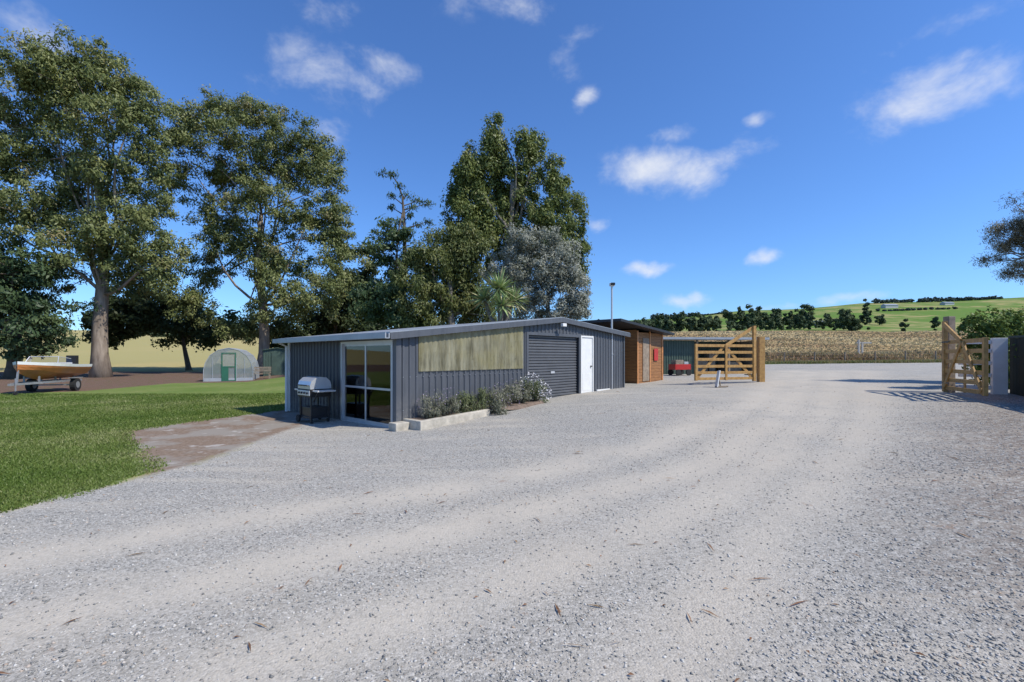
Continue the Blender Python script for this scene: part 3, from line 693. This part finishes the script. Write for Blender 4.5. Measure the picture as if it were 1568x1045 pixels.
f0=(14.35,13.55); f1=(10.4,5.4); L=math.hypot(f1[0]-f0[0],f1[1]-f0[1]); fa=math.atan2(f1[1]-f0[1],f1[0]-f0[0])
fe=empty('corrugated_fence',(f0[0],f0[1],0),fa)
hz=lambda x:H(f0[0]+(f1[0]-f0[0])*x/L,f0[1]+(f1[1]-f0[1])*x/L)
corr('fence_sheet',fe,[darkgreen],0,L,lambda x:hz(x)-.1,lambda x:hz(x)+1.6,kind='wave',pitch=.08,d=.02)
mb=MB()
for k in range(5): mb.box((k*2.2,.01,.3),(k*2.2+.09,.1,2.2))
mb.box((0,-.05,hz(0)+1.6),(L,.03,hz(0)+1.66)); mb.build('posts_and_cap',[darkgreen],fe)
E=[]
for k in range(11):
    s=.5+k*.75; x=f0[0]+(f1[0]-f0[0])*s/L+.85; y=f0[1]+(f1[1]-f0[1])*s/L-.2
    E.append((x,y,1.70,.65,.65,1.25+.1*random.random())); 
for k in range(4): E.append((15.1+k*.9,15.0+.3*k,1.95,.6,.6,1.35))
he=empty('boundary_hedge',(12.5,9.5,H(12.5,9.5)-.1)); off=np.array(he.location)
cen=subclumps(E,1100,.3); p_,n_,v_=clumpleaves(cen,.22,75,1.0)
leaves('foliage',p_-off,n_,.10,.06,v_,leafmat('leaf_hedge',[(0,(.05,.08,.02)),(.5,(.10,.16,.035)),(1,(.19,.25,.08))],.25),he,.1)
mb=MB()
for e_ in E: mb.tube([(e_[0]-off[0],e_[1]-off[1],0),(e_[0]-off[0],e_[1]-off[1],1.6)],[.05,.02],5)
mb.build('stems',[bark_dark],he)

# ------------------------------------------------------------------ barbecue
bq=gp(482,646); be=empty('gas_barbecue',(bq[0],bq[1],H(*bq)),UA-math.pi/2)
mb=MB()
mb.box((-.32,-.25,.12),(.32,.25,.16),0)
for x in (-.32,.28):
    for y in (-.25,.21): mb.box((x,y,.04 if x>0 else .10),(x+.04,y+.04,.72),0)
mb.box((-.30,-.22,.16),(.30,.20,.40),0)
mb.box((-.36,-.28,.66),(.36,.27,.86),0)
mb.box((-.34,-.30,.70),(.34,-.282,.83),1)
for x in (-.22,-.07,.08,.23): mb.tube([(x,-.33,.765),(x,-.301,.765)],.028,10,0)
mb.box((-.66,-.24,.80),(-.362,.24,.84),1); mb.box((.362,-.24,.80),(.66,.24,.84),1)
mb.beam((-.6,-.2,.80),(-.36,-.2,.55),.03,.03,0); mb.beam((.6,-.2,.80),(.36,-.2,.55),.03,.03,0)
mb.build('cart',[blackm,steelm],be,bevel=.008)
mb=MB(); n=9; i0=0
prof=[(-.28,.865),(-.285,.96),(-.25,1.06),(-.16,1.14),(-.02,1.17),(.14,1.15),(.24,1.06),(.27,.95),(.27,.865)]
for x in (-.35,.35): mb.v+=[(x,y,z) for y,z in prof]
for k in range(len(prof)-1): mb.f.append((k,k+9,k+10,k+1)); mb.m.append(0)
mb.f.append(tuple(range(9))); mb.m.append(1); mb.f.append(tuple(range(9,18))[::-1]); mb.m.append(2)
mb.tube([(-.26,-.33,.96),(.26,-.33,.96)],.016,8,1); mb.tube([(-.26,-.33,.96),(-.26,-.28,.96)],.012,6,1); mb.tube([(.26,-.33,.96),(.26,-.28,.96)],.012,6,1)
mb.build('hood',[steelm,blackm,alu],be)
mb=MB()
for y in (-.30,.26): mb.tube([(-.34,y,.09),(-.34,y+.05,.09)],.09,16,0)
mb.box((.26,-.24,0),(.31,-.19,.1),0); mb.box((.26,.19,0),(.31,.24,.1),0); mb.build('wheels',[rubber],be)

# ------------------------------------------------------------------ greenhouse
gx,gy=gp(350,584); ge=empty('greenhouse_tunnel',(gx,gy,H(gx,gy)),math.radians(22))
R=1.45; Hh=2.25; Ln=3.4
arc=[(-R,0),(-R,.75),(-R*.93,1.25),(-R*.74,1.75),(-R*.42,2.1),(0,Hh),(R*.42,2.1),(R*.74,1.75),(R*.93,1.25),(R,.75),(R,0)]
mb=MB(); 
for y in (0,Ln): mb.v+=[(a,y,c) for a,c in arc]
for k in range(10): mb.f.append((k,k+1,k+12,k+11)); mb.m.append(0)
mb.f.append(tuple(range(11))); mb.m.append(0); mb.f.append(tuple(range(11,22))[::-1]); mb.m.append(0)
mb.build('polycarbonate_skin',[poly],ge)
mb=MB()
for y in np.linspace(-.01,Ln+.01,6): mb.tube([(a*1.01,y,c*1.01) for a,c in arc],.022,5,cap=False)
for a,c in arc[1:-1:2]: mb.tube([(a*1.01,0,c*1.01),(a*1.01,Ln,c*1.01)],.015,4)
mb.box((-R,-.03,0),(R,-.01,.22)); mb.box((-R-.02,-.03,.0),(-R+.02,Ln,.14))
for x in (-.95,.45,.95): mb.box((x,-.035,.22),(x+.03,-.012,1.6))
mb.build('hoops',[alu],ge)
mb=MB()
for x in (-.42,.38): mb.box((x,-.05,.0),(x+.07,-.036,1.95))
for z_ in (.0,.95,1.88): mb.box((-.35,-.05,z_),(.38,-.036,z_+.07))
mb.box((-.35,-.046,.07),(0,-.040,.95))
mb.build('green_door_frame',[pm('green_paint',(.03,.13,.08),.5,0,.1,3)],ge)
mb=MB()
for k in range(5): mb.box((-1.2+.0*k,.4+k*.6,.5),(-.7,.8+k*.6,.55)); mb.box((-1.1,.5+k*.6,.55),(-.85,.7+k*.6,1.0+.1*(k%3)))
mb.build('plants_and_benches',[pm('plant_green',(.06,.12,.03),.6,0,.3,9)],ge,bevel=.03)
sx_,sy_=gp(425,574); se=empty('green_garden_shed',(sx_,sy_,H(sx_,sy_)),math.radians(25))
corr('wall_front',se,[greenm],-1,1,lambda x:-.1,lambda x:2.0+.18*(1-abs(x)),kind='wave',pitch=.12,d=.02,loc=(0,-1,0))
corr('wall_side',se,[greenm],-1,1,lambda x:-.1,lambda x:2.0,kind='wave',pitch=.12,d=.02,loc=(-1,0,0),rz=-math.pi/2)
corr('wall_side_right',se,[greenm],-1,1,lambda x:-.1,lambda x:2.0,kind='wave',pitch=.12,d=.02,loc=(1,0,0),rz=math.pi/2)
mb=MB(); mb.beam((-1.1,0,2.0),(0,0,2.2),2.3,.05); mb.beam((0,0,2.2),(1.1,0,2.0),2.3,.05); mb.box((-.4,-1.06,0),(.4,-1.035,1.85)); mb.build('roof_and_door',[greenm],se)
bx_,by_=gp(398,581); ben=empty('garden_bench',(bx_,by_,H(bx_,by_)),.3)
mb=MB(); 
for k in range(4): mb.box((-.7,-.2+k*.11,.42),(.7,-.11+k*.11,.45))
for x in (-.65,.6): mb.box((x,-.2,0),(x+.05,-.15,.42)); mb.box((x,.2,0),(x+.05,.25,.85))
for z_ in (.55,.68,.8): mb.box((-.7,.17,z_),(.7,.197,z_+.08))
mb.build('slats',[greywood],ben)

# ------------------------------------------------------------------ boat on trailer
bo=(-22.2,22.4); ang=math.atan2(-.93,.30)
bt=empty('motor_boat_on_trailer',(bo[0],bo[1],H(*bo)),ang)   # +x is the bow
Lb=4.0; ns=15
mb=MB(); 
for i in range(ns):
    s=i/(ns-1); x=-Lb/2+Lb*s
    hw=.88*(1-max(0,(s-.45)/.55)**2.2)+.02; keel=.62+.42*max(0,(s-.6)/.4)**2; sheer=1.30+.18*s*s; ch=keel+.22+.25*s*s
    ring=[(x,0,keel),(x,hw*.78,min(ch,sheer-.35)),(x,hw*.95,sheer-.22),(x,hw,sheer-.13),(x,hw*1.03,sheer)]
    ring=[(a,-b_,c) for a,b_,c in ring[::-1]][:-1]+ring
    mb.v+=ring
nr=9
for i in range(ns-1):
    for k in range(nr-1):
        mb.f.append((i*nr+k,(i+1)*nr+k,(i+1)*nr+k+1,i*nr+k+1)); mb.m.append({0:1,7:1}.get(k,2))
mb.f.append(tuple(range(nr))); mb.m.append(1)
for i in range(8,ns-1): mb.f.append((i*nr,i*nr+8,(i+1)*nr+8,(i+1)*nr)); mb.m.append(1)
mb.build('hull',[orange,white,pm('hull_band',(.40,.15,.05),.35,0,.15,2)],bt)
mb=MB(); xw=.35
mb.poly([(xw,-.62,1.38),(xw,.62,1.38),(xw-.22,.55,1.68),(xw-.22,-.55,1.68)],0)
mb.poly([(xw,.62,1.38),(xw-.8,.84,1.35),(xw-.8,.74,1.58),(xw-.22,.55,1.68)],0); mb.poly([(xw,-.62,1.38),(xw-.8,-.84,1.35),(xw-.8,-.74,1.58),(xw-.22,-.55,1.68)],0)
mb.build('windscreen',[glass],bt)
mb=MB()
for a,b_ in [((xw,-.62,1.38),(xw-.22,-.55,1.69)),((xw,.62,1.38),(xw-.22,.55,1.69)),((xw-.22,-.55,1.69),(xw-.22,.55,1.69)),((xw-.22,.55,1.69),(xw-.8,.75,1.59)),((xw-.22,-.55,1.69),(xw-.8,-.75,1.59)),((xw,-.62,1.38),(xw,.62,1.38))]: mb.tube([a,b_],.018,5,0)
mb.box((-1.0,-.55,.95),(-.6,-.1,1.4),1); mb.box((-1.0,.1,.95),(-.6,.55,1.4),1)
mb.box((-2.3,-.2,1.15),(-2.01,.2,1.75),2); mb.box((-2.27,-.08,.5),(-2.10,.08,1.15),2)
mb.build('fittings',[steelm,white,blackm],bt,bevel=.01)
mb=MB()
for y in (-.5,.5): mb.beam((-1.9,y,.5),(1.1,y*.8,.5),.06,.09); mb.beam((1.1,y*.8,.5),(2.5,0,.48),.06,.09)
for x in (-1.7,-.2,1.0): mb.beam((x,-.6,.5),(x,.6,.5),.06,.06); mb.box((x,-.3,.5),(x+.05,-.24,.8)); mb.box((x,.24,.5),(x+.05,.3,.8))
mb.tube([(2.3,.12,.1),(2.3,.12,.75)],.03,6); mb.tube([(2.3,.09,.1),(2.3,.15,.1)],.1,12,1); mb.beam((2.0,0,.5),(1.9,0,1.2),.06,.06)
for y in (-.95,.75): mb.tube([(-.6,y,.31),(-.6,y+.2,.31)],.31,18,1); mb.tube([(-.6,y-.012,.31),(-.6,y+.212,.31)],.16,12,0)
mb.beam((-.6,-.8,.31),(-.6,.8,.31),.06,.06)
mb.box((-1.0,-.98,.64),(-.2,-.74,.67),0); mb.box((-1.0,.74,.64),(-.2,.98,.67),0)
mb.build('trailer',[pm('galvanised',(.3,.3,.31),.5,.4,.15,5),rubber],bt)

# ------------------------------------------------------------------ crop field and far vegetation
N=140000
yy=47.8+rng.random(N)**1.2*42; xx=4+rng.random(N)*(1.3*yy-4)
k=yy>47.3+.5*np.sin(xx*.8)+.35*np.sin(xx*2.1+1); xx,yy=xx[k],yy[k]; N=len(xx)
fl_=.5+.5*np.sin(xx*.53+1.5*np.sin(yy*.3+xx*.17))*np.cos(yy*.4+.9*np.sin(xx*.3))
zz=hgt(xx,yy); hb=(.22+.50*rng.random(N)**1.7)*(1+.9*fl_)*(.45+.55*sm(47,53,yy)); wb=.03+.06*rng.random(N); a=rng.random(N)*3.14; ln=rng.normal(0,.26,(N,2))
q=np.stack([np.stack([xx-np.cos(a)*wb*.5,yy-np.sin(a)*wb*.5,zz-.05],-1),np.stack([xx+np.cos(a)*wb*.5,yy+np.sin(a)*wb*.5,zz-.05],-1),np.stack([xx+np.cos(a)*wb+ln[:,0],yy+np.sin(a)*wb+ln[:,1],zz+hb],-1),np.stack([xx-np.cos(a)*wb+ln[:,0],yy-np.sin(a)*wb+ln[:,1],zz+hb*.93],-1)],1)
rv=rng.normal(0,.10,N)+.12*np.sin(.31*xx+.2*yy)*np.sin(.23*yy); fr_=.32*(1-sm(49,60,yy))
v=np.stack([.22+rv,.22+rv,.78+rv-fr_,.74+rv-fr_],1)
N2=90000
y2=80+rng.random(N2)*109; x2=2+rng.random(N2)*(1.3*y2)
z2=hgt(x2,y2); h2=(.15+.45*rng.random(N2)**2); w2=.12+.28*rng.random(N2); a2=rng.normal(0,.9,N2)
q2=np.stack([np.stack([x2-np.cos(a2)*w2*.5,y2-np.sin(a2)*w2-.15,z2-.05],-1),np.stack([x2+np.cos(a2)*w2*.5,y2+np.sin(a2)*w2-.15,z2-.05],-1),np.stack([x2+np.cos(a2)*w2,y2+np.sin(a2)*w2+.2,z2+h2],-1),np.stack([x2-np.cos(a2)*w2,y2-np.sin(a2)*w2+.2,z2+h2*.7],-1)],1)
rv=rng.normal(0,.07,N2)+.13*np.sin(.07*x2+.05*y2)+.10*np.sin(y2*.35+.02*x2); v2_=np.stack([.60+rv,.60+rv,.76+rv,.76+rv],1)
qa=np.concatenate([q,q2]).reshape(-1,3); va=np.clip(np.concatenate([v,v2_]).ravel(),0,1)
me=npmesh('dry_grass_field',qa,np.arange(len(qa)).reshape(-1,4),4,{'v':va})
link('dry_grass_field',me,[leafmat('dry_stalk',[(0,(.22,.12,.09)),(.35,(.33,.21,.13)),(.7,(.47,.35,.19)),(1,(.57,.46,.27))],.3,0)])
N=20000; yy=45.4+rng.random(N)**2*2.4; xx=14+rng.random(N)*40
zz=hgt(xx,yy); hb=.10+.25*rng.random(N); wb=.05; a=rng.random(N)*3.14
q=np.stack([np.stack([xx-np.cos(a)*wb,yy-np.sin(a)*wb,zz-.02],-1),np.stack([xx+np.cos(a)*wb,yy+np.sin(a)*wb,zz-.02],-1),np.stack([xx+rng.normal(0,.05,N),yy,zz+hb],-1)],1)
me=npmesh('roadside_grass',q.reshape(-1,3),np.arange(3*N).reshape(-1,3),3,{'v':np.repeat(rng.random(N),3)})
link('roadside_grass',me,[leafmat('verge',[(0,(.13,.19,.05)),(.5,(.28,.25,.11)),(1,(.46,.36,.19))],.3)])
mb=MB()
for k in range(16):
    x=12+k*3.0; y=46.6; z=H(x,y); mb.tube([(x,y,z-.2),(x,y,z+1.15)],.06,6)
for w_ in (.3,.6,.9,1.1):
    mb.tube([(12+k*3.0,46.6,H(12+k*3.0,46.6)+w_) for k in range(16)],.006,4)
mb.build('wire_paddock_fence',[greywood],None)
mb=MB(); D=60.; X0=(1315-CX)/F*D; z=H(X0,D); mb.box((-.09,-.09,0),(.09,.09,2.9)); mb.box((.35,-.09,0),(.53,.09,2.6)); mb.beam((-.3,0,2.5),(1.6,0,2.5),.1,.16); mb.build('stockyard_posts',[pm('bleached_timber',(.5,.46,.4),.8,0,.2,5)],None,loc=(X0,D,z-.1))

def farcrown(items,name,leafm,dens=1.0):
    ps=[];ns=[];vs=[]
    for (px,top,rx,D) in items:
        X0=(px-CX)/F*D; zt=CH+(HY-top)/F*D; zb_=H(X0,D); rx=rx/F*D
        hgt_=max(zt-zb_,1.0); cz=zb_+hgt_*.5
        nn_=int((220*dens)*max(1,rx/3))
        cen=subclumps([(X0,D,cz,rx,rx,hgt_*.5)],14,.6)
        p,n_,v=clumpleaves(cen,min(rx,hgt_)*.35,max(12,nn_//5),.8)
        ps.append(p);ns.append(n_);vs.append(v)
    p=np.concatenate(ps); o=leaves(name,p,np.concatenate(ns),1.7,1.0,np.concatenate(vs),leafm,None); return o
fl=leafmat('leaf_distant',[(0,(.04,.06,.036)),(.5,(.072,.098,.055)),(1,(.13,.155,.085))],.1,0)  # bluish haze of distance is mixed into these leaf colours
it=[]
for px in range(985,1105,10): it.append((px+random.uniform(-4,4),484+random.uniform(-8,10),8+random.random()*6,260))
for px in range(1118,1240,8): it.append((px+random.uniform(-4,4),470+random.uniform(-6,9),7+random.random()*5,360))
for px in range(1236,1316,10): it.append((px+random.uniform(-3,3),487+random.uniform(-3,4),7,340))
for px in range(1100,1240,16): it.append((px+random.uniform(-4,4),487+random.uniform(-4,4),7,300))
it+=[(1298,466,13,300),(1290,473,9,300),(1308,475,9,300),(1327,450,4.5,330),(1327,462,8,330),(1385,486,5,330),(1432,482,6,330),(1350,481,8,420),(1265,482,8,380),(1010,480,9,240),(1475,490,6,300),(1220,463,8,330),(1150,464,9,340)]
for px in range(905,990,10): it.append((px,490+random.uniform(-5,5),9,220))
for px in range(220,560,18): it.append((px+random.uniform(-6,6),508+random.uniform(-8,8),9,260))
farcrown(it,'distant_trees',fl)
it=[]
for px in list(range(1340,1400,5))+list(range(1408,1535,5)): it.append((px,457-(px-1340)*.012+random.uniform(-1.5,1.5)+ (2 if px<1400 else 0),4,690))
for px in range(1000,1120,7): it.append((px,480+random.uniform(-2,2),5,650))
for px in range(1345,1470,9): it.append((px,474+random.uniform(-1,1)-(px-1345)*.03,3,560))
farcrown(it,'distant_tree_line',leafmat('leaf_haze',[(0,(.06,.085,.08)),(1,(.11,.14,.12))],.1,0),.8)  # far-off air haze painted into the bluish leaf tones
# farm buildings on the ridge
mb=MB()
for (px,D,wd,hg) in ((1362,600,16,5),(1450,620,12,4),(1255,420,9,4)):
    X0=(px-CX)/F*D; z=H(X0,D); mb.box((X0-wd/2,D-4,z-1),(X0+wd/2,D+4,z+hg*.6),0)
    i=len(mb.v); mb.v+=[(X0-wd/2-.4,D-4.5,z+hg*.6),(X0+wd/2+.4,D-4.5,z+hg*.6),(X0+wd/2+.4,D+4.5,z+hg*.6),(X0-wd/2-.4,D+4.5,z+hg*.6),(X0-wd/2,D,z+hg),(X0+wd/2,D,z+hg)]
    for f in [(0,1,5,4),(2,3,4,5),(0,4,3),(1,2,5)]: mb.f.append(tuple(i+k for k in f)); mb.m.append(1)
mb.build('distant_farm_buildings',[pm('pale_cladding',(.5,.48,.44),.7,0,.1,1),roofm],None)

# ------------------------------------------------------------------ sky, sun
sd=Vector((.85,-.38,0)).normalized(); el=math.radians(49)
sdir=Vector((sd.x*math.cos(el),sd.y*math.cos(el),math.sin(el)))
w=bpy.data.worlds.new('World'); scene.world=w; w.use_nodes=True; t=NT(w.node_tree); bg=t.n['Background']
sky=t.new('ShaderNodeTexSky',sky_type='NISHITA'); sky.sun_disc=False; sky.sun_elevation=el; sky.sun_rotation=math.atan2(sd.x,sd.y); sky.air_density=1.0; sky.dust_density=.4; sky.ozone_density=2.0; sky.altitude=100
skc=t.mix(1.0,sky.outputs[0],(.58,.90,1.36),'MULTIPLY')
tc=t.new('ShaderNodeTexCoord'); G=tc.outputs['Generated']
nz=t.new('ShaderNodeTexNoise'); nz.inputs['Scale'].default_value=5; nz.inputs['Detail'].default_value=4; nz.inputs['Roughness'].default_value=.6; t.l.new(G,nz.inputs['Vector'])
va=t.new('ShaderNodeVectorMath',operation='SUBTRACT'); t.l.new(nz.outputs['Color'],va.inputs[0]); va.inputs[1].default_value=(.5,.5,.5)
vs_=t.new('ShaderNodeVectorMath',operation='SCALE'); t.l.new(va.outputs[0],vs_.inputs[0]); vs_.inputs['Scale'].default_value=.09
vd=t.new('ShaderNodeVectorMath',operation='ADD'); t.l.new(G,vd.inputs[0]); t.l.new(vs_.outputs[0],vd.inputs[1])
clouds=[(600,112,80,45,.85),(510,130,140,50,.68),(430,80,80,80,.52),(515,215,50,36,.8),(905,45,70,50,.58),(878,90,38,40,.72),(905,158,28,20,.75),(1015,272,105,52,1.05),(1110,240,90,34,.75),(1165,185,26,16,.75),(1040,205,60,26,.65),(1450,142,130,64,1.0),(1430,52,120,36,.55),(1165,390,34,15,.9),(1060,452,62,14,.85),(982,415,46,13,.85),(1290,457,80,14,.65),(1180,470,80,12,.6),(60,40,160,55,.58),(480,20,90,40,.45),(915,342,28,18,.75),(780,10,130,40,.48)]
acc=None
for (px,py,rx,ry,dn) in clouds:
    d=Vector(((px-CX)/F,1,(HY-py)/F)); ln=d.length; d0=d/ln
    mp=t.new('ShaderNodeMapping',vector_type='TEXTURE'); t.l.new(vd.outputs[0],mp.inputs[0])
    mp.inputs['Location'].default_value=d0; mp.inputs['Rotation'].default_value=(math.asin(d0.z),0,-math.atan2(d0.x,d0.y))
    mp.inputs['Scale'].default_value=(rx/F/ln*1.4,.5,ry/F/ln*1.4)
    le=t.new('ShaderNodeVectorMath',operation='LENGTH'); t.l.new(mp.outputs[0],le.inputs[0])
    v=t.mr(le.outputs['Value'],1.0,0.0,0.0,dn,smooth=True)
    acc=v if acc is None else t.math('MAXIMUM',acc,v)
mpn=t.new('ShaderNodeMapping'); t.l.new(G,mpn.inputs[0]); mpn.inputs['Scale'].default_value=(1,1,1.4)
n1=t.noise(mpn.outputs[0],9,5,.62,.2)
f=t.math('ADD',t.math('MULTIPLY',t.math('SUBTRACT',n1,.5),1.9),t.math('SUBTRACT',acc,.30))
f=t.math('MULTIPLY',t.mr(f,0,1.2,0,.95,smooth=True),t.mr(acc,0,.35,smooth=True))
cl=t.mix(f,skc,(6.2,6.4,6.8))
t.l.new(cl,bg.inputs[0]); bg.inputs[1].default_value=.14
su=bpy.data.lights.new('sun','SUN'); su.energy=4.9; su.angle=math.radians(.53); su.color=(1,.945,.84)
so=bpy.data.objects.new('sun',su); scene.collection.objects.link(so); so.rotation_euler=(-sdir).to_track_quat('-Z','Y').to_euler(); so.location=(20,-20,30)

# ------------------------------------------------------------------ camera
cam=bpy.data.cameras.new('camera'); cam.sensor_width=36; cam.lens=F/1568*36; cam.shift_y=(HY-522.5)/1568; cam.clip_end=12000; cam.clip_start=.05
co=bpy.data.objects.new('camera',cam); scene.collection.objects.link(co); co.location=(0,0,CH); co.rotation_euler=(math.pi/2,0,0)
scene.camera=co
scene.view_settings.view_transform='Standard'; scene.view_settings.look='None'; scene.view_settings.exposure=0
